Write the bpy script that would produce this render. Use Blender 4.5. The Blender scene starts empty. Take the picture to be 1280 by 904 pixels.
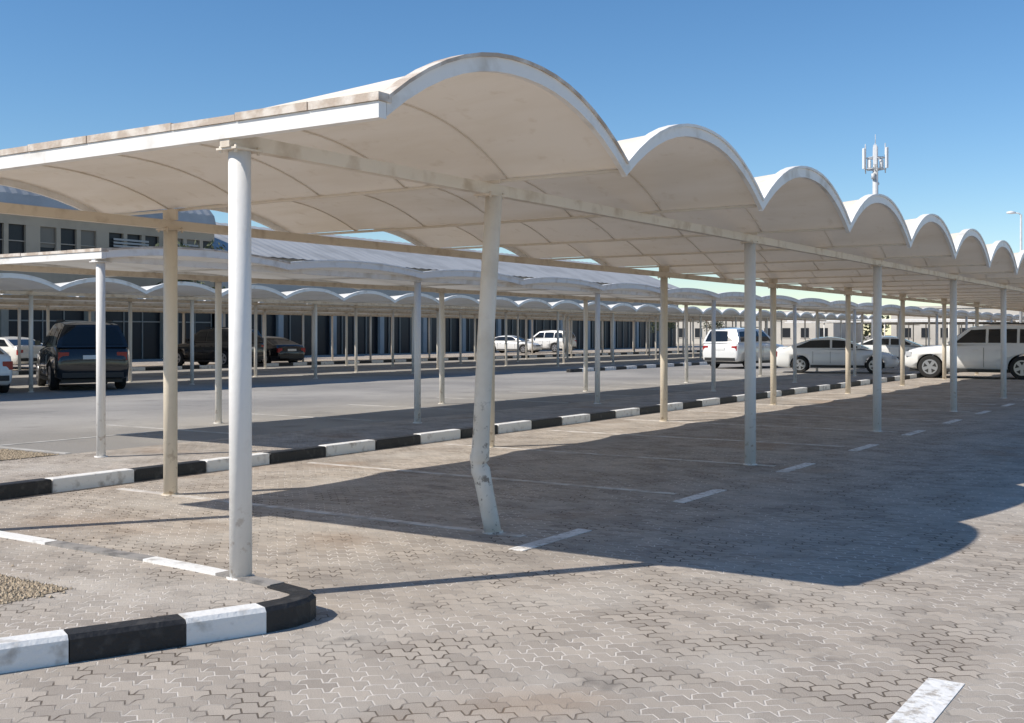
import bpy, math, random
from mathutils import Vector, Matrix
random.seed(7)
sc = bpy.context.scene
COL = sc.collection

# ------------------------------------------------------------------ helpers
def empty(name, loc=(0,0,0), rz=0.0):
    e = bpy.data.objects.new(name, None)
    e.location = loc; e.rotation_euler = (0,0,rz); e.empty_display_size = .3
    COL.objects.link(e); return e

class MB:
    def __init__(s): s.v=[]; s.f=[]; s.m=[]; s.s=[]
    def add(s, vs, fs, m=0, smooth=False):
        o=len(s.v); s.v += [tuple(p) for p in vs]
        for f in fs: s.f.append([i+o for i in f]); s.m.append(m); s.s.append(smooth)
    def box(s, lo, hi, m=0):
        x0,y0,z0=lo; x1,y1,z1=hi
        s.add([(x0,y0,z0),(x1,y0,z0),(x1,y1,z0),(x0,y1,z0),(x0,y0,z1),(x1,y0,z1),(x1,y1,z1),(x0,y1,z1)],
              [(3,2,1,0),(4,5,6,7),(0,1,5,4),(1,2,6,5),(2,3,7,6),(3,0,4,7)], m)
    def tube(s, pts, r, n=12, m=0, cap=True, smooth=True):
        pts=[Vector(p) for p in pts]
        rs = r if isinstance(r,(list,tuple)) else [r]*len(pts)
        vs=[]; fs=[]
        for i,p in enumerate(pts):
            if i==0: d=pts[1]-p
            elif i==len(pts)-1: d=p-pts[i-1]
            else: d=(pts[i+1]-pts[i-1])
            d.normalize()
            a = Vector((0,0,1)) if abs(d.z)<.9 else Vector((1,0,0))
            x=d.cross(a).normalized(); y=d.cross(x).normalized()
            for k in range(n):
                t=2*math.pi*k/n
                vs.append(p+(x*math.cos(t)+y*math.sin(t))*rs[i])
        for i in range(len(pts)-1):
            for k in range(n):
                k2=(k+1)%n
                fs.append((i*n+k,i*n+k2,(i+1)*n+k2,(i+1)*n+k))
        s.add(vs,fs,m,smooth)
        if cap:
            o=len(s.v)-len(vs)
            s.f.append([o+k for k in range(n)][::-1]); s.m.append(m); s.s.append(False)
            s.f.append([o+(len(pts)-1)*n+k for k in range(n)]); s.m.append(m); s.s.append(False)
    def sweep(s, pts, offs, m=0):
        n=len(offs); vs=[]; fs=[]
        for p in pts:
            for (a,b) in offs: vs.append((p[0],p[1]+a,p[2]+b))
        for i in range(len(pts)-1):
            for k in range(n):
                k2=(k+1)%n
                fs.append((i*n+k,i*n+k2,(i+1)*n+k2,(i+1)*n+k))
        fs.append(tuple(range(n))[::-1]); fs.append(tuple((len(pts)-1)*n+k for k in range(n)))
        s.add(vs,fs,m)
    def build(s, name, mats, parent=None, bevel=0):
        me=bpy.data.meshes.new(name); me.from_pydata(s.v,[],s.f)
        for mt in mats: me.materials.append(mt)
        me.polygons.foreach_set("material_index", s.m)
        me.polygons.foreach_set("use_smooth", s.s)
        me.update()
        ob=bpy.data.objects.new(name,me); COL.objects.link(ob)
        if parent: ob.parent=parent
        if bevel:
            b=ob.modifiers.new("bev",'BEVEL'); b.width=bevel; b.segments=2; b.limit_method='ANGLE'
        return ob

def nodes(m):
    m.use_nodes=True; nt=m.node_tree; return nt, nt.nodes, nt.links, nt.nodes["Principled BSDF"]

def mat(name, c, rough=.6, var=.0, vs=3.0, c2=None, bump=0, bs=60, metal=0, spec=.5, lo=.45, hi=.65, det=5, coat=0):
    m=bpy.data.materials.new(name); nt,N,L,P=nodes(m)
    P.inputs['Base Color'].default_value=(*c,1); P.inputs['Roughness'].default_value=rough
    P.inputs['Metallic'].default_value=metal
    P.inputs['Specular IOR Level'].default_value=spec
    P.inputs['Coat Weight'].default_value=coat
    tc=N.new('ShaderNodeTexCoord')
    if var>0 or c2:
        n=N.new('ShaderNodeTexNoise'); n.inputs['Scale'].default_value=vs; n.inputs['Detail'].default_value=det
        L.new(tc.outputs['Object'],n.inputs['Vector'])
        r=N.new('ShaderNodeValToRGB'); r.color_ramp.elements[0].position=lo; r.color_ramp.elements[1].position=hi
        r.color_ramp.elements[0].color=(*c,1)
        cc = c2 if c2 else tuple(x*(1-var) for x in c)
        r.color_ramp.elements[1].color=(*cc,1)
        L.new(n.outputs['Fac'],r.inputs['Fac']); L.new(r.outputs['Color'],P.inputs['Base Color'])
    if bump:
        n2=N.new('ShaderNodeTexNoise'); n2.inputs['Scale'].default_value=bs; n2.inputs['Detail'].default_value=3
        L.new(tc.outputs['Object'],n2.inputs['Vector'])
        b=N.new('ShaderNodeBump'); b.inputs['Strength'].default_value=bump; b.inputs['Distance'].default_value=.01
        L.new(n2.outputs['Fac'],b.inputs['Height']); L.new(b.outputs['Normal'],P.inputs['Normal'])
    return m

# ------------------------------------------------------------------ materials
def mix(N,L,a,b,fac,mode='MIX'):
    x=N.new('ShaderNodeMix'); x.data_type='RGBA'; x.blend_type=mode
    for sock,val in ((x.inputs[0],fac),(x.inputs[6],a),(x.inputs[7],b)):
        if isinstance(val,bpy.types.NodeSocket): L.new(val,sock)
        elif isinstance(val,(tuple,list)): sock.default_value=(*val,1)
        else: sock.default_value=val
    return x.outputs[2]
def noise(N,L,vec,scale,det=5,lo=.4,hi=.6,rough=.55):
    n=N.new('ShaderNodeTexNoise'); n.inputs['Scale'].default_value=scale; n.inputs['Detail'].default_value=det
    n.inputs['Roughness'].default_value=rough
    L.new(vec,n.inputs['Vector'])
    r=N.new('ShaderNodeMapRange'); r.inputs[1].default_value=lo; r.inputs[2].default_value=hi
    L.new(n.outputs['Fac'],r.inputs[0]); return r.outputs[0]
def math_(N,L,op,a,b=None):
    x=N.new('ShaderNodeMath'); x.operation=op
    for i,val in enumerate((a,b)):
        if val is None: continue
        if isinstance(val,bpy.types.NodeSocket): L.new(val,x.inputs[i])
        else: x.inputs[i].default_value=val
    return x.outputs[0]

def paver_material(name, base=(.44,.385,.325)):
    m=bpy.data.materials.new(name); nt,N,L,P=nodes(m)
    tc=N.new('ShaderNodeTexCoord'); v=tc.outputs['Object']
    sp=N.new('ShaderNodeSeparateXYZ'); L.new(v,sp.inputs[0])
    u=sp.outputs[0]; w=sp.outputs[1]
    px=math_(N,L,'MULTIPLY',math_(N,L,'PINGPONG',w,.05),.8)
    py=math_(N,L,'MULTIPLY',math_(N,L,'PINGPONG',u,.05),.5)
    X=math_(N,L,'ADD',w,py); Y=math_(N,L,'ADD',u,px)
    wob=noise(N,L,v,.5,2,.2,.8)
    X=math_(N,L,'ADD',X,math_(N,L,'MULTIPLY',wob,.06)); Y=math_(N,L,'ADD',Y,math_(N,L,'MULTIPLY',wob,.05))
    cb=N.new('ShaderNodeCombineXYZ'); L.new(X,cb.inputs[0]); L.new(Y,cb.inputs[1])
    br=N.new('ShaderNodeTexBrick'); L.new(cb.outputs[0],br.inputs['Vector'])
    br.inputs['Scale'].default_value=1; br.inputs['Brick Width'].default_value=.2; br.inputs['Row Height'].default_value=.1
    br.inputs['Mortar Size'].default_value=.006; br.inputs['Mortar Smooth'].default_value=.3
    br.inputs['Color1'].default_value=(base[0]*1.12,base[1]*1.12,base[2]*1.12,1)
    br.inputs['Color2'].default_value=(base[0]*.82,base[1]*.82,base[2]*.83,1)
    br.inputs['Mortar'].default_value=(base[0]*.34,base[1]*.32,base[2]*.30,1)
    sandm=noise(N,L,v,1.9,4,.42,.56)
    brf=br.outputs['Fac']
    c=br.outputs['Color']
    sj=math_(N,L,'MULTIPLY',brf,math_(N,L,'MULTIPLY',sandm,1.0))
    c=mix(N,L,c,(.72,.66,.59),sj)
    c=mix(N,L,c,(.60,.56,.50),math_(N,L,'MULTIPLY',noise(N,L,v,.8,5,.5,.68),.38))
    c=mix(N,L,c,(.25,.225,.20),math_(N,L,'MULTIPLY',noise(N,L,v,.33,5,.52,.7,.65),.5))
    c=mix(N,L,c,(.38,.26,.17),math_(N,L,'MULTIPLY',noise(N,L,v,.55,2,.60,.72),.4))
    c=mix(N,L,c,(.17,.155,.14),math_(N,L,'MULTIPLY',noise(N,L,v,2.6,3,.64,.74),.5))
    g=noise(N,L,v,200,1,.3,.7)
    c=mix(N,L,c,math_(N,L,'ADD',math_(N,L,'MULTIPLY',g,.35),.82),1.0,'MULTIPLY')
    L.new(c,P.inputs['Base Color']); P.inputs['Roughness'].default_value=.92; P.inputs['Specular IOR Level'].default_value=.15
    h=math_(N,L,'ADD',math_(N,L,'MULTIPLY',brf,-1.0),math_(N,L,'MULTIPLY',noise(N,L,v,9,2,.2,.8),.45))
    h=math_(N,L,'ADD',h,math_(N,L,'MULTIPLY',g,.2))
    b=N.new('ShaderNodeBump'); b.inputs['Strength'].default_value=.9; b.inputs['Distance'].default_value=.010
    L.new(h,b.inputs['Height']); L.new(b.outputs['Normal'],P.inputs['Normal'])
    return m
M_pav=paver_material("interlocking_pavers")

def asphalt_material():
    m=bpy.data.materials.new("weathered_asphalt"); nt,N,L,P=nodes(m)
    tc=N.new('ShaderNodeTexCoord'); v=tc.outputs['Object']
    c=mix(N,L,(.29,.275,.255),(.40,.375,.34),noise(N,L,v,.25,5,.4,.65))
    c=mix(N,L,c,(.20,.192,.18),math_(N,L,'MULTIPLY',noise(N,L,v,1.1,4,.58,.72),.5))
    g=noise(N,L,v,120,1,.3,.7)
    c=mix(N,L,c,math_(N,L,'ADD',math_(N,L,'MULTIPLY',g,.4),.8),1.0,'MULTIPLY')
    L.new(c,P.inputs['Base Color']); P.inputs['Roughness'].default_value=.95; P.inputs['Specular IOR Level'].default_value=.1
    b=N.new('ShaderNodeBump'); b.inputs['Strength'].default_value=.4; b.inputs['Distance'].default_value=.006
    L.new(g,b.inputs['Height']); L.new(b.outputs['Normal'],P.inputs['Normal'])
    return m
M_asp=asphalt_material()
M_sand=mat("sandy_ground",(.38,.33,.27),.95,.25,.05,bump=.4,bs=20)
M_gravel=mat("gravel",(.46,.37,.25),.95,c2=(.18,.14,.10),vs=45,bump=1.0,bs=45,lo=.42,hi=.6)

def membrane_material(name,c,tr=.10):
    m=bpy.data.materials.new(name); m.use_nodes=True; nt=m.node_tree; N=nt.nodes; L=nt.links
    N.clear(); out=N.new('ShaderNodeOutputMaterial')
    tc=N.new('ShaderNodeTexCoord'); v=tc.outputs['Object']
    mp=N.new('ShaderNodeMapping'); mp.inputs['Scale'].default_value=(1,.25,1); L.new(v,mp.inputs[0])
    col=mix(N,L,c,tuple(x*y for x,y in zip(c,(.86,.82,.75))),math_(N,L,'MULTIPLY',noise(N,L,mp.outputs[0],2.2,4,.45,.7),.6))
    col=mix(N,L,col,tuple(x*y for x,y in zip(c,(.7,.62,.5))),math_(N,L,'MULTIPLY',noise(N,L,v,6,4,.60,.75),.35))
    d=N.new('ShaderNodeBsdfDiffuse'); t=N.new('ShaderNodeBsdfTranslucent')
    L.new(col,d.inputs[0]); L.new(col,t.inputs[0])
    b=N.new('ShaderNodeBump'); b.inputs['Strength'].default_value=.25; b.inputs['Distance'].default_value=.04
    L.new(noise(N,L,mp.outputs[0],1.6,2,.2,.8),b.inputs['Height']); L.new(b.outputs[0],d.inputs['Normal'])
    x=N.new('ShaderNodeMixShader'); x.inputs[0].default_value=tr
    L.new(d.outputs[0],x.inputs[1]); L.new(t.outputs[0],x.inputs[2]); L.new(x.outputs[0],out.inputs[0])
    return m
M_mem=membrane_material("cream_pvc_membrane",(.85,.775,.67))
M_mem2=membrane_material("white_pvc_membrane",(.80,.78,.73))

def post_material(name,c,dirt=(.33,.24,.16)):
    m=bpy.data.materials.new(name); nt,N,L,P=nodes(m)
    tc=N.new('ShaderNodeTexCoord'); v=tc.outputs['Object']
    sp=N.new('ShaderNodeSeparateXYZ'); L.new(v,sp.inputs[0])
    low=N.new('ShaderNodeMapRange'); low.inputs[1].default_value=.9; low.inputs[2].default_value=.0; L.new(sp.outputs[2],low.inputs[0])
    n1=noise(N,L,v,14,5,.57,.68)
    f=math_(N,L,'MULTIPLY',n1,math_(N,L,'ADD',math_(N,L,'MULTIPLY',low.outputs[0],.7),.06))
    mp=N.new('ShaderNodeMapping'); mp.inputs['Scale'].default_value=(8,8,.7); L.new(v,mp.inputs[0])
    c1=mix(N,L,c,tuple(x*.9 for x in c),noise(N,L,mp.outputs[0],1,4,.4,.7))
    L.new(mix(N,L,c1,dirt,f),P.inputs['Base Color']); P.inputs['Roughness'].default_value=.55
    b=N.new('ShaderNodeBump'); b.inputs['Strength'].default_value=.12; b.inputs['Distance'].default_value=.01
    L.new(noise(N,L,v,18,2,.2,.8),b.inputs['Height']); L.new(b.outputs[0],P.inputs['Normal'])
    return m
M_postW=post_material("painted_post_white",(.82,.80,.765))
M_postB=post_material("painted_post_beige",(.76,.675,.545))
M_postC=post_material("painted_post_cream",(.80,.76,.69))
M_steel=mat("beige_steel_beam",(.68,.58,.45),.5,c2=(.48,.38,.27),vs=5,lo=.5,hi=.72)
M_steelc=mat("cream_steel_beam",(.76,.68,.57),.5,c2=(.56,.46,.35),vs=5,lo=.5,hi=.72)
M_steelw=mat("white_steel_beam",(.82,.80,.77),.5,c2=(.64,.59,.52),vs=4,lo=.5,hi=.72)
def bent_material():
    m=bpy.data.materials.new("damaged_post_paint"); nt,N,L,P=nodes(m)
    tc=N.new('ShaderNodeTexCoord'); v=tc.outputs['Object']
    sp=N.new('ShaderNodeSeparateXYZ'); L.new(v,sp.inputs[0])
    low=N.new('ShaderNodeMapRange'); low.inputs[1].default_value=1.25; low.inputs[2].default_value=.7; L.new(sp.outputs[2],low.inputs[0])
    c=mix(N,L,(.78,.72,.63),(.66,.59,.49),noise(N,L,v,3,4,.4,.7))
    c=mix(N,L,c,(.16,.12,.09),math_(N,L,'MULTIPLY',noise(N,L,v,13,5,.57,.63,.7),math_(N,L,'ADD',math_(N,L,'MULTIPLY',low.outputs[0],.75),.05)))
    L.new(c,P.inputs['Base Color']); P.inputs['Roughness'].default_value=.6
    b=N.new('ShaderNodeBump'); b.inputs['Strength'].default_value=.4; b.inputs['Distance'].default_value=.012
    L.new(noise(N,L,v,9,3,.2,.8),b.inputs['Height']); L.new(b.outputs[0],P.inputs['Normal'])
    return m
M_postX=bent_material()
M_white=mat("white_trim",(.86,.84,.80),.55,c2=(.62,.57,.50),vs=4,lo=.52,hi=.75)
M_rust=mat("weathered_flashing",(.50,.41,.33),.8,c2=(.72,.65,.57),vs=7,lo=.44,hi=.6,bump=.3)
M_kw=mat("kerb_white",(.80,.79,.76),.75,c2=(.46,.43,.39),vs=9,lo=.54,hi=.72,bump=.5,bs=40)
M_kb=mat("kerb_black",(.018,.018,.019),.6,c2=(.07,.066,.062),vs=10,lo=.54,hi=.75,bump=.6,bs=40)
M_kg=mat("kerb_bare_concrete",(.30,.28,.26),.85,c2=(.17,.16,.15),vs=8,bump=.4)

def line_material():
    m=bpy.data.materials.new("worn_line_paint"); nt,N,L,P=nodes(m)
    tc=N.new('ShaderNodeTexCoord'); v=tc.outputs['Object']
    c=mix(N,L,(.80,.79,.76),(.44,.40,.35),noise(N,L,v,13,6,.50,.62,.7))
    c=mix(N,L,c,(.42,.37,.32),math_(N,L,'MULTIPLY',noise(N,L,v,1.4,3,.5,.65),.5))
    L.new(c,P.inputs['Base Color']); P.inputs['Roughness'].default_value=.8
    b=N.new('ShaderNodeBump'); b.inputs['Strength'].default_value=.6; b.inputs['Distance'].default_value=.006
    L.new(noise(N,L,v,25,3,.3,.7),b.inputs['Height']); L.new(b.outputs[0],P.inputs['Normal'])
    return m
M_line=line_material()
M_lineT=mat("thin_worn_line",(.64,.61,.57),.85,c2=(.44,.39,.34),vs=6,lo=.42,hi=.62)
M_lineF=mat("faded_line",(.50,.48,.45),.85,c2=(.36,.34,.31),vs=3,lo=.42,hi=.6)

# ------------------------------------------------------------------ ground
def sheet(name, x0,x1,y0,y1,z,m):
    mb=MB(); mb.add([(x0,y0,z),(x1,y0,z),(x1,y1,z),(x0,y1,z)],[(0,1,2,3)]); return mb.build(name,[m])
sheet("ground",-900,1200,-900,1200,-.012,M_sand)
sheet("paved_lot",-40,190,-60,13.1,0,M_pav)
sheet("asphalt_road",-60,190,13.1,40,-.004,M_asp)
sheet("paved_walkway",-60,190,40.2,57.5,.0,M_pav)

mk=MB()
for k in range(30):
    u=7.47+2.805*k
    mk.box((u-.045,4.8,.0),(u+.045,9.75,.004),1)
    mk.box((u-.52,4.47,.0),(u+.52,4.60,.0045),0)
mk.box((4.2,1.09,0),(5.42,1.25,.004),0)
mk.box((-1.5,1.09,0),(2.6,1.25,.004),0)
for k in range(20):
    u=9.3+3.3*k
    mk.box((u-.045,13.2,-.004),(u+.045,17.0,.002),2)
for k in range(26):
    u=-2+2.8*k
    mk.box((u-.05,27.5,-.004),(u+.05,31,.002),2)
    mk.box((u-.05,34,-.004),(u+.05,39,.002),2)
mk.box((9.36,14.9,-.004),(12.5,15.0,.002),2)
mk.build("parking_line_markings",[M_line,M_lineT,M_lineF])

def kerb_row(name,u0,u1,v0,v1,step,phase=0,h=.14):
    mb=MB(); u=u0; i=phase
    while u<u1-1e-3:
        dz=random.uniform(-.006,.006)
        mb.box((u+.004,v0+random.uniform(-.008,.008),-.02),(u+step-.004,v1,h+dz), i%2)
        u+=step; i+=1
    return mb.build(name,[M_kb,M_kw],bevel=.018)
kerb_row("kerb",4.9,95,10.05,10.21,1.0,1)
kerb_row("kerb",-10,110,40.0,40.2,1.0)
kerb_row("kerb",40,110,23.4,23.6,1.0)

# raised island with kerb
isl=empty("raised_island")
out=[(-6.0,8.95),(-1.2,6.80),(2.86,5.02),(3.38,4.79),(3.90,4.56),(4.30,4.39),(4.48,4.35),(4.60,4.36),(4.70,4.41),(4.77,4.52),(4.81,4.75)]
out2=[(4.86,5.27),(4.90,6.0),(4.90,7.05),(4.90,7.85),(4.90,8.9),(4.90,10.04)]
poly=out+out2
def inward(poly,i,w):
    p=Vector(poly[i]); a=Vector(poly[max(i-1,0)]); b=Vector(poly[min(i+1,len(poly)-1)])
    d=(b-a).normalized(); n=Vector((-d.y,d.x)); return p+n*w
cols=[0,0,1,0,1,0,0,0,0,0,2,1,2,1,2,1]
kb=MB(); H=.135
for i in range(len(poly)-1):
    w=.14 if i<10 else .12
    p0=Vector(poly[i]);p1=Vector(poly[i+1]);q0=inward(poly,i,w);q1=inward(poly,i+1,w)
    g_=(p1-p0).normalized()*.003 if i<5 else Vector((0,0))
    p0=p0+g_; q0=q0+g_; p1=p1-g_; q1=q1-g_
    hh=H+(.004 if i>=10 else 0)
    d0=(q0-p0)*.14; d1=(q1-p1)*.14
    sec0=[(p0.x,p0.y,-.02),(p0.x,p0.y,hh-.022),((p0+d0).x,(p0+d0).y,hh),(q0.x,q0.y,hh),(q0.x,q0.y,-.02)]
    sec1=[(p1.x,p1.y,-.02),(p1.x,p1.y,hh-.022),((p1+d1).x,(p1+d1).y,hh),(q1.x,q1.y,hh),(q1.x,q1.y,-.02)]
    kb.add(sec0+sec1,[(0,1,6,5),(1,2,7,6),(2,3,8,7),(3,4,9,8),(0,4,3,2,1),(5,6,7,8,9)],cols[i])
kb.build("kerb_edge",[M_kb,M_kw,M_kg],isl)
it=MB()
inn=[inward(poly,i,.117) for i in range(len(poly))]
pit=(2.9,4.0,5.70,6.75)
ring=[(p.x,p.y,H-.012) for p in inn]+[(-6,10.04,H-.012)]
it.add(ring,[tuple(range(len(ring)))])
it.build("island_paving",[M_pav],isl)
gp=MB()
def gravel_bed(mb,u0,u1,v0,v1,z,n,m0=0):
    mb.add([(u0,v0,z),(u1,v0,z),(u1,v1,z),(u0,v1,z)],[(0,1,2,3)],m0)
    for _ in range(n):
        x=random.uniform(u0-.02,u1+.02); y=random.uniform(v0-.02,v1+.02); r=random.uniform(.006,.016)
        if random.random()<.03: x+=random.gauss(0,.12); y+=random.gauss(0,.12)
        a=random.random()*3; c,s_=math.cos(a)*r,math.sin(a)*r
        mb.add([(x+c,y+s_,z),(x-s_,y+c,z),(x-c*1.2,y-s_,z),(x+s_,y-c,z),(x+r*.2,y,z+r*.9)],[(0,1,4),(1,2,4),(2,3,4),(3,0,4)],m0+random.choice([0,1,1]))
M_st2=mat("gravel_stone",(.50,.40,.28),.9,.5,30)
gravel_bed(gp,*pit,H-.008,3600)
gp.build("gravel_bed",[M_gravel,M_st2],isl)
g2=MB(); gravel_bed(g2,7.6,9.1,13.15,14.4,.004,3000); g2.build("gravel_bed",[M_gravel,M_st2])

# ------------------------------------------------------------------ canopy
def canopy(u0,n,span,vN,vF,rows,z0,riseE,riseM,mem,detail=True,front=True,riseF=None):
    root=empty("parking_canopy")
    NU=16 if detail else 10; NV=16 if detail else 6
    rF=riseE if riseF is None else riseF
    def rise(v):
        t=(v-vN)/(vF-vN)*2-1
        return riseM+((riseE if t<0 else rF)-riseM)*abs(t)**1.5
    def zz(p,v): return z0+rise(v)*(1-abs(2*p-1)**2.15)
    mb=MB()
    for k in range(n):
        vs=[];fs=[]
        for i in range(NU+1):
            for j in range(NV+1):
                p=i/NU; v=vN+(vF-vN)*j/NV
                vs.append((u0+span*(k+p),v,zz(p,v)))
        for i in range(NU):
            for j in range(NV):
                a=i*(NV+1)+j; fs.append((a,a+NV+1,a+NV+2,a+1))
        mb.add(vs,fs,0,True)
    mb.build("membrane",[mem],root)
    tr=MB()
    for k in range(n):
        for v,sg in ((vN,-1),(vF,1)):
            pts=[(u0+span*(k+i/NU),v,zz(i/NU,v)) for i in range(NU+1)]
            h=random.uniform(.85,1.15)
            a=sg*.012; b=sg*.05
            tr.sweep(pts,[(-a,-.07*h),(b*.6,-.07*h),(b*.6,.018),(-a,.018)],0)
            tr.sweep(pts,[(-sg*.05,.0185),(b*.9,.0185),(b*.9,.042),(-sg*.05,.042)],1 if (k==0) else 0)
        if detail:
            for v in [vN+(vF-vN)*q for q in (.17,.34,.5,.66,.83)]:
                pts=[(u0+span*(k+i/NU),v,zz(i/NU,v)-.009) for i in range(NU+1)]
                tr.tube(pts,.007,6,2)
        o=.03 if k==0 else 0
        tr.tube([(u0+span*k+o,vN+.03,z0-.022),(u0+span*k+o,vF-.03,z0-.022)],.015,8,2)
    tr.build("edge_trim_and_ribs",[M_white,M_rust,mem],root)
    if front:
        fb=MB()
        fb.box((u0-.07,vN-.03,z0-.09),(u0-.005,vF+.03,z0+.0),0)
        v=vN-.04
        while v<vF:
            L_=random.uniform(.5,1.1); v2=min(v+L_,vF+.04)
            fb.box((u0-.085+random.uniform(-.005,.005),v,z0+.002),(u0+.03,v2-.008,z0+.045+random.uniform(-.005,.005)),1)
            v+=L_
        fb.build("front_fascia",[M_white,M_rust],root)
    bm=MB()
    uend=u0+n*span
    for (rv,us,zt,pm,cm) in rows:
        bm.box((u0-.06 if front else u0,rv-.04,zt+.012),(uend,rv+.04,zt+.10),cm)
        for u in us:
            bm.box((u-.11,rv-.085,zt),(u+.11,rv+.085,zt+.012),cm)
            bm.box((u-.012,rv-.10,zt+.10),(u+.012,rv+.10,z0-.02),cm)
            if detail:
                for a_,b_ in ((-.09,-.065),(.09,-.065),(-.09,.065),(.09,.065)):
                    bm.tube([(u+a_,rv+b_,zt-.018),(u+a_,rv+b_,zt+.03)],.010,6,cm)
    bm.build("purlins",[M_steel,M_steelc,M_steelw],root)
    for ri,(rv,us,zt,pm,cm) in enumerate(rows):
        ps=MB()
        for u in us:
            if detail and ri==0 and abs(u-7.46)<.01: continue
            base = .12 if (u<4.9 and vN<5) else 0
            lx,ly=(random.uniform(-.012,.012),random.uniform(-.012,.012))
            ps.tube([(u+lx,rv+ly,base-.02),(u,rv,zt)],.068 if detail else .06,20 if detail else 10,0)
            ps.tube([(u+lx,rv+ly,base-.01),(u+lx,rv+ly,base+.012)],.085,16,0)
        ps.build("posts",[pm],root)
    return root

us1=[4.78,7.46]+[7.46+5.61*k for k in range(1,15)]
us2=list(us1)
main=canopy(4.72,31,2.805,3.94,10.1,
   [(5.11,us1,2.70,M_postW,1),(8.95,us2,2.62,M_postB,0)],2.85,.47,.27,M_mem,riseF=.26)
bp=MB(); r=Vector((.549,-.836,0)); f=Vector((.836,.549,0))
prof=[(0,.022,0,.068),(.12,0,0,.068),(.3,-.035,0,.068),(.44,-.062,.0,.071),(.50,-.078,.01,.078),(.545,-.094,.014,.062),(.575,-.096,.008,.068),(.60,-.086,.005,.080),(.66,-.078,0,.072),(.8,-.072,0,.068),(1.5,-.04,0,.068),(2.71,.03,0,.068)]
bp.tube([Vector((7.46,5.11,z))+r*a+f*b for z,a,b,_ in prof],[q[3] for q in prof],20,0)
bp.tube([Vector((7.46,5.11,-.01))+r*.022,Vector((7.46,5.11,.012))+r*.02],.085,16,0)
bp.build("bent_post",[M_postX],main)

canopy(9.2,26,3.3,12.3,16.6,
   [(12.45,[9.25+6.63*k for k in range(13)],2.52,M_postW,2),(15.4,[13.9+6.63*k for k in range(12)],2.52,M_postC,0)],2.65,.10,.07,M_mem2,detail=False)
for (a,vn,off) in ((-4,26.5,-3.9),(-4,33.6,-2.1),(-2,41.5,-.1)):
    canopy(a,36,2.8,vn,vn+5.6,
       [(vn+1.4,[off+5.6*k for k in range(18)],2.65,M_postC,1),(vn+4.4,[off+5.6*k for k in range(18)],2.65,M_postC,0)],2.8,.30,.18,M_mem2,detail=False)
canopy(112,14,2.8,-8,40,[(q,[112.2+5.6*k for k in range(7)],2.65,M_postC,1) for q in (-6,0,6,12,18,24,30,36)],2.8,.3,.2,M_mem2,detail=False)

# ------------------------------------------------------------------ buildings
M_wall=mat("beige_render_wall",(.42,.36,.28),.85,.2,.6,bump=.2)
M_wall2=mat("grey_cladding",(.40,.40,.39),.7,.15,.5)
M_glass=mat("dark_window_glass",(.02,.022,.026),.35,spec=.3)
M_glass2=mat("window_blind",(.16,.145,.12),.5)
M_frame=mat("window_frame",(.33,.29,.24),.6)
M_roofm=mat("corrugated_roof",(.40,.405,.41),.7,.2,.4)
def office():
    root=empty("office_building")
    U0,U1,V=-25,52,58
    w=MB()
    w.box((U0,V,3.4),(U1,V+16,6.0),0)
    w.box((U0,V,7.75),(U1,V+16,8.5),0)
    w.box((U0,V+.35,0),(U1,V+16,3.4),2)
    w.box((U0,V+.2,6.0),(U1,V+16,7.75),2)
    w.box((U0-.2,V-.35,8.5),(U1+.2,V,8.8),1)
    u=U0; i=0
    while u<U1-1:
        i+=1
        pw=.9 if i%3==0 else .28
        w.box((u,V+.01,6.0),(u+pw,V+.2,7.75),0)
        if random.random()<.4: w.box((u+pw,V+.15,6.0+random.uniform(0,.9)),(u+1.35+(.6 if i%3==0 else 0),V+.198,7.75),3)
        u+=1.35+(.6 if i%3==0 else 0)
    u=U0
    while u<U1:
        w.box((u,V-.05,0),(u+.45,V+.35,3.4),0); u+=5.6
    w.build("walls",[M_wall,M_wall2,M_glass,M_glass2],root)
    g=MB(); u=U0
    while u<U1:
        g.box((u-.03,V+.28,0),(u+.03,V+.345,3.4),0); u+=1.4
    g.box((U0,V+.26,2.3),(U1,V+.34,2.38),0)
    g.box((U0,V+.08,6.8),(U1,V+.145,6.86),0)
    g.build("window_frames",[M_frame],root)
    rf=MB()
    nv=14; vs=[];fs=[]; nu=int((U1-U0)/.35)
    for i in range(nu+1):
        for j in range(nv+1):
            a=math.pi*j/nv
            vs.append((U0+.35*i, V+8-8.2*math.cos(a), 8.8+2.9*math.sin(a)+(.05 if i%2 else 0)))
    for i in range(nu):
        for j in range(nv):
            a=i*(nv+1)+j; fs.append((a,a+nv+1,a+nv+2,a+1))
    rf.add(vs,fs)
    rf.add([(U1,V+8-8.2*math.cos(math.pi*j/nv),8.8+2.9*math.sin(math.pi*j/nv)) for j in range(nv+1)],[tuple(range(nv+1))])
    rf.build("barrel_roof",[M_roofm],root)
    lv=MB()
    for q in (44,48):
        for k in range(6): lv.box((q,V-.06,6.3+.2*k),(q+2.6,V-.005,6.42+.2*k),0)
    lv.build("louvres",[M_wall2],root)
office()
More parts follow.
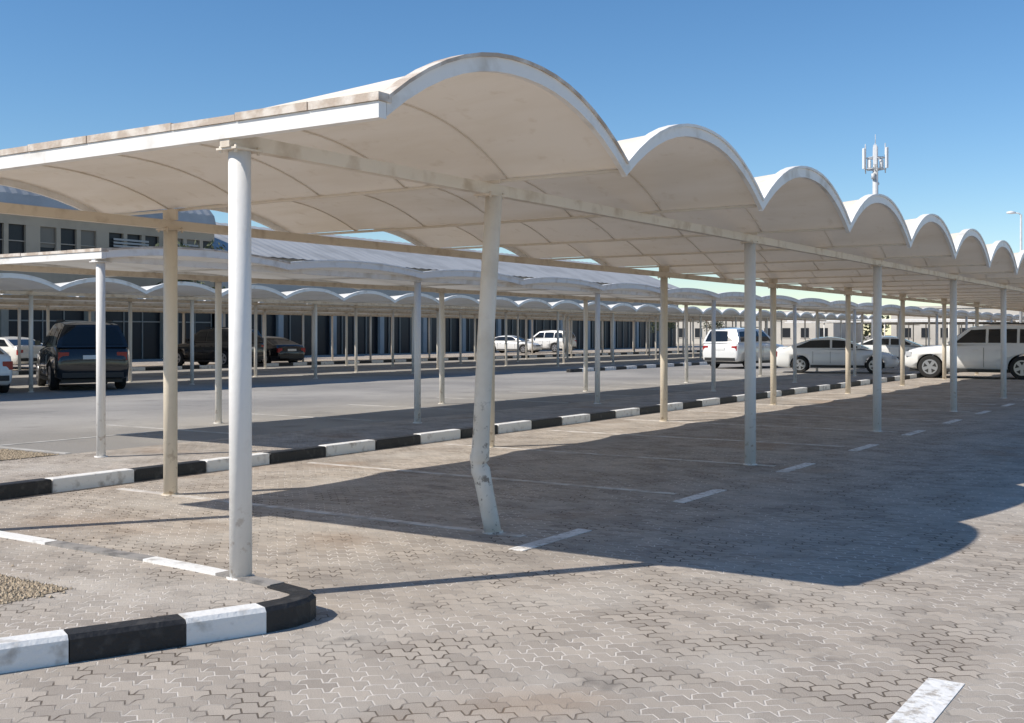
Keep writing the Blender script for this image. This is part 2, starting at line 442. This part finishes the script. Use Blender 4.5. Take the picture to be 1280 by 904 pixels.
def shed(name,U0,U1,V0,V1,hw,hr,wm,rm):
    root=empty(name); w=MB()
    w.box((U0,V0+.3,0),(U1,V1,3.3),1); w.box((U0,V0,3.3),(U1,V1,hw),0)
    u=U0
    while u<=U1-.5: w.box((u,V0-.05,0),(u+.5,V0+.3,3.3),0); u+=5.6
    u=U0
    while u<=U1-.5: w.box((u,V0+.2,0),(u+.07,V0+.29,3.3),2); u+=1.4
    w.build("walls",[wm,M_glass,M_frame],root)
    r_=MB(); vm=(V0+V1)/2; nu=int((U1-U0)/.5); vs=[];fs=[]
    for i in range(nu+1):
        o=.05 if i%2 else 0
        vs+=[(U0+.5*i,V0-.6,hw-.05+o),(U0+.5*i,vm,hr+o),(U0+.5*i,V1+.6,hw-.05+o)]
    for i in range(nu):
        a=3*i; fs+=[(a,a+3,a+4,a+1),(a+1,a+4,a+5,a+2)]
    r_.add(vs,fs); r_.add([(U0,V0,hw),(U0,vm,hr-.02),(U0,V1,hw),(U1,V0,hw),(U1,vm,hr-.02),(U1,V1,hw)],[(0,1,2),(3,5,4)],1)
    r_.build("roof",[rm,wm],root)
shed("warehouse_building",52.3,125,58,73,7.0,10.0,M_wall2,M_roofm)
M_pale=mat("pale_render_wall",(.55,.51,.45),.85,.15,.4)
def block(name,x,y,w_,d,h,bays):
    root=empty(name,(x,y,0)); m=MB()
    m.box((0,0,0),(w_,d,h),0); m.box((-.15,-.15,h),(w_+.15,d+.15,h+.35),0)
    for k in range(bays):
        y0=.8+k*(d-1)/bays
        m.box((-.03,y0,1.0),(-.002,y0+1.2,2.4),1); m.box((-.08,y0-.1,.88),(-.004,y0+1.3,.98),0)
    m.build("walls_and_windows",[M_pale,M_glass],root)
block("low_building",165,-12,14,22,4.4,8)
block("low_building",168,14,16,30,5.2,11)
block("low_building",160,50,14,26,4.6,9)

# ------------------------------------------------------------------ trees
M_bark=mat("bark",(.12,.085,.055),.9,.4,12,bump=.6)
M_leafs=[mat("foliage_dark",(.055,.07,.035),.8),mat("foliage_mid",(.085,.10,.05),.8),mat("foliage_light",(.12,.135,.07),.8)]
def tree(x,y,h,rad,n=1500,name="shade_tree"):
    root=empty(name,(x,y,0))
    t=MB(); top=h*.55
    t.tube([(0,0,-.05),(.05,.03,top*.5),(.0,.1,top)],[.16,.12,.08],8,0)
    clumps=[]
    for k in range(11):
        a=random.uniform(0,6.28); rr=rad*random.uniform(.25,.8); zc=h*random.uniform(.5,.9)
        c=Vector((rr*math.cos(a),rr*math.sin(a),zc)); clumps.append((c,rad*random.uniform(.28,.48)))
        t.tube([(0,.08,top*random.uniform(.6,.98)),tuple(c*.55+Vector((0,0,zc*.35))),tuple(c)],[.06,.04,.015],5,0)
    t.build("trunk_and_limbs",[M_bark],root)
    l=MB()
    for i in range(n):
        c,r_=random.choice(clumps)
        d=Vector((random.gauss(0,1),random.gauss(0,1),random.gauss(0,.75)));d=d.normalized()*r_*random.random()**.4
        p=c+d; s_=random.uniform(.06,.15)*(h/5)
        a=Vector((random.gauss(0,1),random.gauss(0,1),random.gauss(0,1))).normalized(); b=a.cross(Vector((random.gauss(0,1),random.gauss(0,1),random.gauss(0,1)))).normalized()
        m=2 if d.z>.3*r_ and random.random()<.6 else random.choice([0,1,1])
        l.add([p-a*s_,p+b*s_*.5,p+a*s_,p-b*s_*.5],[(0,1,2,3)],m)
    l.build("foliage",M_leafs,root)
tree(46,54,7.4,2.6); tree(104,50,4.2,2.0); tree(100,42.8,3.9,1.8,1200)
def treeline():
    l=MB()
    for k in range(40):
        q=k/39; cx=215+random.uniform(-10,10); cy=-50+q*190; hh=random.uniform(2.5,5.5); rr=random.uniform(1.6,3.2)
        for i in range(90):
            d=Vector((random.gauss(0,.5),random.gauss(0,.5),random.gauss(0,.4)))*rr
            p=Vector((cx,cy,hh*.6))+d
            if p.z<.1: p.z=.1
            s_=random.uniform(.3,.7); a=Vector((random.gauss(0,1),random.gauss(0,1),random.gauss(0,1))).normalized(); b=a.cross(Vector((.3,.5,.8))).normalized()
            l.add([p-a*s_,p+b*s_*.6,p+a*s_,p-b*s_*.6],[(0,1,2,3)],random.choice([0,1,1,2]))
    l.build("distant_trees",M_leafs)
treeline()

# ------------------------------------------------------------------ tower, lamp
M_galv=mat("galvanised_steel",(.56,.57,.58),.5,.15,4)
M_ant=mat("antenna_panel",(.74,.74,.74),.5)
def from_px(px,D):
    X=(px-640)/1406*D; return (.836*D+.549*X,.549*D-.836*X)
def tower():
    x,y=from_px(1094,100); root=empty("telecom_mast",(x,y,0)); m=MB()
    m.tube([(0,0,0),(0,0,18.2)],[.36,.22],16,0)
    for z in (16.2,17.2):
        ring=[(math.cos(t*math.pi/6)*.75,math.sin(t*math.pi/6)*.75,z) for t in range(13)]
        m.tube(ring,.04,6,0)
        for a in range(6):
            t=a*math.pi/3; m.tube([(0,0,z),(math.cos(t)*.95,math.sin(t)*.95,z)],.04,6,0)
    for a in range(6):
        t=a*math.pi/3+.25; c,s_=math.cos(t)*1.05,math.sin(t)*1.05
        m.tube([(c*.92,s_*.92,15.9),(c*.92,s_*.92,18.4)],.045,6,0)
    m.tube([(0,0,18.2),(0,0,19.3)],.03,6,0)
    m.tube([(.3,0,15.0),(.75,0,15.0)],.16,8,0)
    m.tube([(-.3,.1,15.3),(-.3,.1,15.8)],.18,8,0)
    m.build("pole_and_frames",[M_galv],root)
    p=MB()
    for a in range(6):
        t=a*math.pi/3+.25; c,s_=math.cos(t),math.sin(t)
        cx,cy=c*1.12,s_*1.12; w=.15; d=.08
        e=Vector((-s_,c,0))*w; g=Vector((c,s_,0))*d; o=Vector((cx,cy,0))
        q=[o-e-g,o+e-g,o+e+g,o-e+g]
        z0,z1=16.2+(.25 if a%2 else 0),18.0+(.2 if a%2 else 0)
        p.add([v+Vector((0,0,z0)) for v in q]+[v+Vector((0,0,z1)) for v in q],[(3,2,1,0),(4,5,6,7),(0,1,5,4),(1,2,6,5),(2,3,7,6),(3,0,4,7)])
        p.box((c*.6-.15,s_*.6-.15,16.3),(c*.6+.15,s_*.6+.15,17.0))
    p.build("panel_antennas",[M_ant],root,bevel=.02)
tower()
def lamp(px,D,z):
    x,y=from_px(px,D); root=empty("street_lamp",(x,y,0)); m=MB()
    m.tube([(0,0,0),(0,0,z*.6),(0,0,z)],[.1,.075,.05],12,0)
    m.tube([(0,0,z-.05),(-.03,.08,z+.06),(-.1,.3,z+.1)],.035,8,0)
    m.box((-.16,-.16,0),(.16,.16,.03),0)
    m.build("pole",[M_galv],root)
    h=MB(); h.tube([(-.09,.26,z+.1),(-.16,.45,z+.12),(-.22,.68,z+.11)],[.05,.09,.05],10,0); h.build("lamp_head",[M_ant],root)
lamp(1276,60,7.95)

# ------------------------------------------------------------------ cars
M_tyre=mat("tyre_rubber",(.02,.02,.02),.85)
M_rim=mat("alloy_rim",(.5,.5,.52),.3,metal=.8)
M_cg=mat("car_glass",(.012,.015,.018),.05,spec=.6)
M_trim=mat("black_trim",(.025,.025,.025),.5)
M_red=mat("tail_lamp",(.35,.02,.02),.2)
M_hl=mat("head_lamp",(.6,.62,.65),.1)
M_plate=mat("number_plate",(.75,.75,.72),.5)
P_white=mat("white_car_paint",(.78,.78,.76),.25,coat=.8)
P_black=mat("black_car_paint",(.012,.012,.014),.2,coat=.9)
KIND={
 'sedan':dict(L=4.85,W=1.82,H=1.47,wr=.335,
   st=[(-.5,.50,.64,.78),(-.492,.32,.93,.87),(-.46,.24,1.04,.93),(-.38,.2,1.06,.98),(-.2,.2,1.02,1),(0,.2,.985,1),(.2,.2,.96,1),(.3,.2,.92,.99),(.42,.22,.80,.95),(.48,.26,.68,.86),(.5,.36,.52,.76)],
   gb=(-.43,.27),gt=(-.19,.06),belt=.98,pil=[-.035],wx=(-.285,.31),wt=.68,crv=.05),
 'suv':dict(L=4.9,W=1.95,H=1.88,wr=.395,
   st=[(-.5,.55,.80,.86),(-.494,.38,1.1,.93),(-.47,.32,1.22,.97),(-.3,.3,1.22,1),(-.1,.3,1.2,1),(.10,.3,1.18,1),(.20,.3,1.15,1),(.30,.3,1.11,.99),(.40,.31,1.06,.96),(.46,.33,.98,.91),(.49,.38,.86,.85),(.5,.45,.68,.79)],
   gb=(-.487,.215),gt=(-.435,.055),belt=1.17,pil=[-.26,-.06],wx=(-.285,.315),wt=.70,crv=.06),
}
def car(name,u,v,heading,kind,paint,z=0,scale=1):
    K=KIND[kind]; L=K['L'];W=K['W']/2;Hh=K['H'];wr=K['wr']
    root=empty(name,(u,v,z),math.radians(heading)); root.scale=(scale,)*3
    b=MB(); vs=[];fs=[]
    for (fx,zb,zt,wf) in K['st']:
        w=W*wf; x=fx*L
        half=[(w*.86,zb),(w*.97,zb+.06),(w,zb+(zt-zb)*.38),(w*.985,zb+(zt-zb)*.68),(w*.955,zt-.06),(w*.88,zt-.012),(w*.45,zt+.015)]
        ring=half+[(-a,c) for a,c in half[::-1]]
        vs+=[(x,a,c) for a,c in ring]
    n=14
    for i in range(len(K['st'])-1):
        for k in range(n):
            k2=(k+1)%n; fs.append((i*n+k,i*n+k2,(i+1)*n+k2,(i+1)*n+k))
    fs.append(tuple(range(n))[::-1]); fs.append(tuple((len(K['st'])-1)*n+k for k in range(n)))
    b.add(vs,fs,0,True)
    body=b.build("body",[paint,M_trim],root)
    c=MB()
    for fx in K['wx']: c.tube([(fx*L,-W-.2,wr),(fx*L,W+.2,wr)],wr+.055,24,0)
    cut=c.build("cut",[M_trim])
    md=body.modifiers.new("b",'BOOLEAN'); md.operation='DIFFERENCE'; md.object=cut; md.solver='EXACT'
    cut.matrix_world=Matrix.LocRotScale(Vector((u,v,z)),Matrix.Rotation(math.radians(heading),3,'Z').to_quaternion(),Vector((scale,)*3))
    bpy.context.view_layer.update()
    dg=bpy.context.evaluated_depsgraph_get(); dg.update()
    me=bpy.data.meshes.new_from_object(body.evaluated_get(dg)); body.modifiers.clear(); body.data=me
    bpy.data.objects.remove(cut)
    g=MB(); gb0,gb1=K['gb'];gt0,gt1=K['gt'];zb=K['belt'];zt=Hh
    wb=W*.93; wt=W*K['wt']
    def P(s_,t,side):
        x0=gb0+(gt0-gb0)*t; x1=gb1+(gt1-gb1)*t
        bow=.03*math.sin(math.pi*t)
        return Vector(((x0+(x1-x0)*s_)*L, side*(wb+(wt-wb)*t+bow), zb+(zt-.05-zb)*t-K['crv']*t*(2*s_-1)**2*(1.0 if s_>.5 else 1.0)))
    ts=[0,.35,.7,1]; ss=[0,.12,.25,.5,.75,.88,1]; ns=len(ss)
    for side in (1,-1):
        vs=[P(s_,t,side) for t in ts for s_ in ss]; fs=[]
        for i in range(3):
            for j in range(ns-1):
                a=i*ns+j; fs.append((a,a+1,a+ns+1,a+ns))
        g.add(vs,fs,0,True)
    for s_ in (0,1):
        vs=[]
        for t in ts:
            for q in (-1,-.5,0,.5,1):
                p=P(s_,t,1); p.y*=q; p.x+=(.06*(1-q*q))*(1 if s_ else -1); vs.append(p)
        fs=[(i*5+j,i*5+j+1,i*5+j+6,i*5+j+5) for i in range(3) for j in range(4)]
        g.add(vs,fs,0,True)
    vs=[]
    for s_ in ss:
        for q in (-1,-.6,0,.6,1):
            p=P(s_,1,1); p.y*=q; p.z+=.05*(1-q*q)*(1-abs(2*s_-1)**3*.8)
            if s_ in (0,1): p.x+=(.06*(1-q*q))*(1 if s_ else -1)
            vs.append(p)
    g.add(vs,[(i*5+j,i*5+j+1,i*5+j+6,i*5+j+5) for i in range(ns-1) for j in range(4)],0,True)
    g.build("cabin",[paint],root)
    w=MB()
    def xs2s(fx,t): 
        x0=gb0+(gt0-gb0)*t; x1=gb1+(gt1-gb1)*t; return (fx-x0)/(x1-x0)
    T0,T1=.10,.82
    for side in (1,-1):
        edges=[None]+K['pil']+[None]
        for i in range(len(edges)-1):
            def e(fr,t,left):
                if fr is None: return (.07 if kind=='suv' else .10) if left else .93
                return xs2s(fr+(.009 if left else -.009),t)
            grid=[]
            for t in (T0,(T0+T1)/2,T1):
                a=e(edges[i],t,True); c_=e(edges[i+1],t,False)
                grid.append([P(a,t,side)+Vector((0,side*.014,0)),P((a+c_)/2,t,side)+Vector((0,side*.014,0)),P(c_,t,side)+Vector((0,side*.014,0))])
            flat=[p for row in grid for p in row]
            w.add(flat,[(0,1,4,3),(1,2,5,4),(3,4,7,6),(4,5,8,7)],0)
    for s_ in (0,1):
        vs=[]
        for t in (.10,.5,.9):
            for q in (-.88,-.45,0,.45,.88):
                p=P(s_,t,1); p.y*=q; p.x+=(.06*(1-q*q)+.014)*(1 if s_ else -1); p.z+=.006; vs.append(p)
        w.add(vs,[(i*5+j,i*5+j+1,i*5+j+6,i*5+j+5) for i in range(2) for j in range(4)],0)
    w.build("windows",[M_cg],root)
    wh=MB()
    for fx in K['wx']:
        for side in (1,-1):
            x=fx*L; y=side*(W-.11)
            wh.tube([(x,y-.11,wr),(x,y-.085,wr),(x,y+.085,wr),(x,y+.11,wr)],[wr-.03,wr,wr,wr-.03],26,0)
            yo=side*(W+.002)
            wh.tube([(x,yo-side*.02,wr),(x,yo+side*.004,wr)],wr*.66,22,1)
            for k in range(5):
                a=k*2*math.pi/5+.3; a2=a+.35; a1=a-.35; yy=yo+side*.008
                pr=[(x+math.cos(a)*wr*.2,yy,wr+math.sin(a)*wr*.2),(x+math.cos(a1)*wr*.56,yy,wr+math.sin(a1)*wr*.56),(x+math.cos(a2)*wr*.56,yy,wr+math.sin(a2)*wr*.56)]
                wh.add(pr,[(0,1,2)],2)
    wh.build("wheels",[M_tyre,M_rim,M_trim],root)
    d=MB()
    zt_=K['st'][1][2]
    for side in (1,-1):
        y=side*W
        d.box((-.497*L,min(y*.62,y*.9),zt_-.28),(-.47*L,max(y*.62,y*.9),zt_-.06),1)
        d.box((.445*L,min(y*.6,y*.92),zt_-.33 if kind=='sedan' else .76),(.484*L,max(y*.6,y*.92),zt_-.21 if kind=='sedan' else .92),2)
        mx=.19*L if kind=='sedan' else .15*L
        d.box((mx-.07,min(y*1.0,y*1.16),zb+.03),(mx+.06,max(y*1.0,y*1.16),zb+.17),4)
        for fx in (-.18,-.04,.15):
            d.box((fx*L-.006,min(y*.99,y*1.004),.40),(fx*L+.006,max(y*.99,y*1.004),zb-.10),0)
        for fx in (-.13,.02):
            d.box((fx*L-.09,min(y*.97,y*1.015),zb-.19),(fx*L+.05,max(y*.97,y*1.015),zb-.155),4)
        d.box((-.2*L,min(y*.9,y*1.0),.24),(.23*L,max(y*.9,y*1.0),.33),0)
        if kind=='suv':
            d.box((-.34*L,min(y*.62,y*.66),Hh-.01),(.0*L,max(y*.62,y*.66),Hh+.03),0)
    d.box((-.503*L,-.26,.72 if kind=='sedan' else .85),(-.497*L,.26,.83 if kind=='sedan' else .96),3)
    d.box((.497*L,-.26,.42),(.506*L,.26,.53),3)
    d.box((-.503*L,-W*.8,.36),(-.47*L,W*.8,.5),0)
    d.box((.47*L,-W*.45,.58 if kind=='sedan' else .66),(.498*L,W*.45,.66 if kind=='sedan' else .86),0)
    d.build("lights_and_trim",[M_trim,M_red,M_hl,M_plate,paint],root,bevel=.012)
    ub=MB(); ub.box((-.46*L,-W*.8,.22),(.46*L,W*.8,.42),0); ub.build("underbody",[M_trim],root)
    return root

def at(px,D): return from_px(px,D)
car("parked_suv",*at(1226,40.5),94,'suv',P_white,scale=1.03)
car("parked_sedan",*at(1045,46),-75,'sedan',P_white)
car("parked_suv",*at(933,53),-8,'suv',P_white)
car("parked_sedan",*at(1118,58),-80,'sedan',P_white)
car("parked_suv",*at(100,33.5),62,'suv',P_black,scale=1.04)
car("parked_suv",*at(268,55),95,'suv',P_black)
car("parked_sedan",*at(330,58),80,'sedan',P_black)
car("parked_sedan",*at(10,52),85,'sedan',P_white)
car("parked_sedan",*at(640,92),-85,'sedan',P_white)
car("parked_suv",*at(683,96),90,'suv',P_white)
car("parked_sedan",*at(-50,31),70,'sedan',P_white)

# ------------------------------------------------------------------ sky, sun, camera
w=bpy.data.worlds.new("World"); sc.world=w; w.use_nodes=True
N=w.node_tree.nodes; L=w.node_tree.links
sky=N.new('ShaderNodeTexSky'); sky.sky_type='NISHITA'; sky.sun_disc=False
sd=Vector((-.88,.63,1)).normalized()
sky.sun_elevation=math.asin(sd.z); sky.sun_rotation=math.atan2(sd.x,sd.y)
sky.air_density=1.0; sky.dust_density=0.0; sky.ozone_density=4.0; sky.altitude=0
hs=N.new('ShaderNodeHueSaturation'); hs.inputs['Saturation'].default_value=1.18
L.new(sky.outputs[0],hs.inputs['Color'])
bg=N["Background"]; bg.inputs['Strength'].default_value=.13
L.new(hs.outputs[0],bg.inputs[0])
sl=bpy.data.lights.new("sun",'SUN'); sl.energy=5.0; sl.angle=math.radians(.5); sl.color=(1,.93,.83)
so=bpy.data.objects.new("sun",sl); COL.objects.link(so); so.rotation_euler=sd.to_track_quat('Z','Y').to_euler()
so.location=(0,0,40)
cam=bpy.data.cameras.new("camera"); co=bpy.data.objects.new("camera",cam); COL.objects.link(co)
co.location=(0,0,1.6); co.rotation_euler=(math.pi/2,0,math.radians(33.3-90))
cam.lens=36*1406/1280; cam.sensor_width=36; cam.shift_y=-35/1280; cam.clip_end=3000; cam.clip_start=.05
sc.camera=co
sc.view_settings.view_transform='Standard'; sc.view_settings.look='None'; sc.view_settings.exposure=0
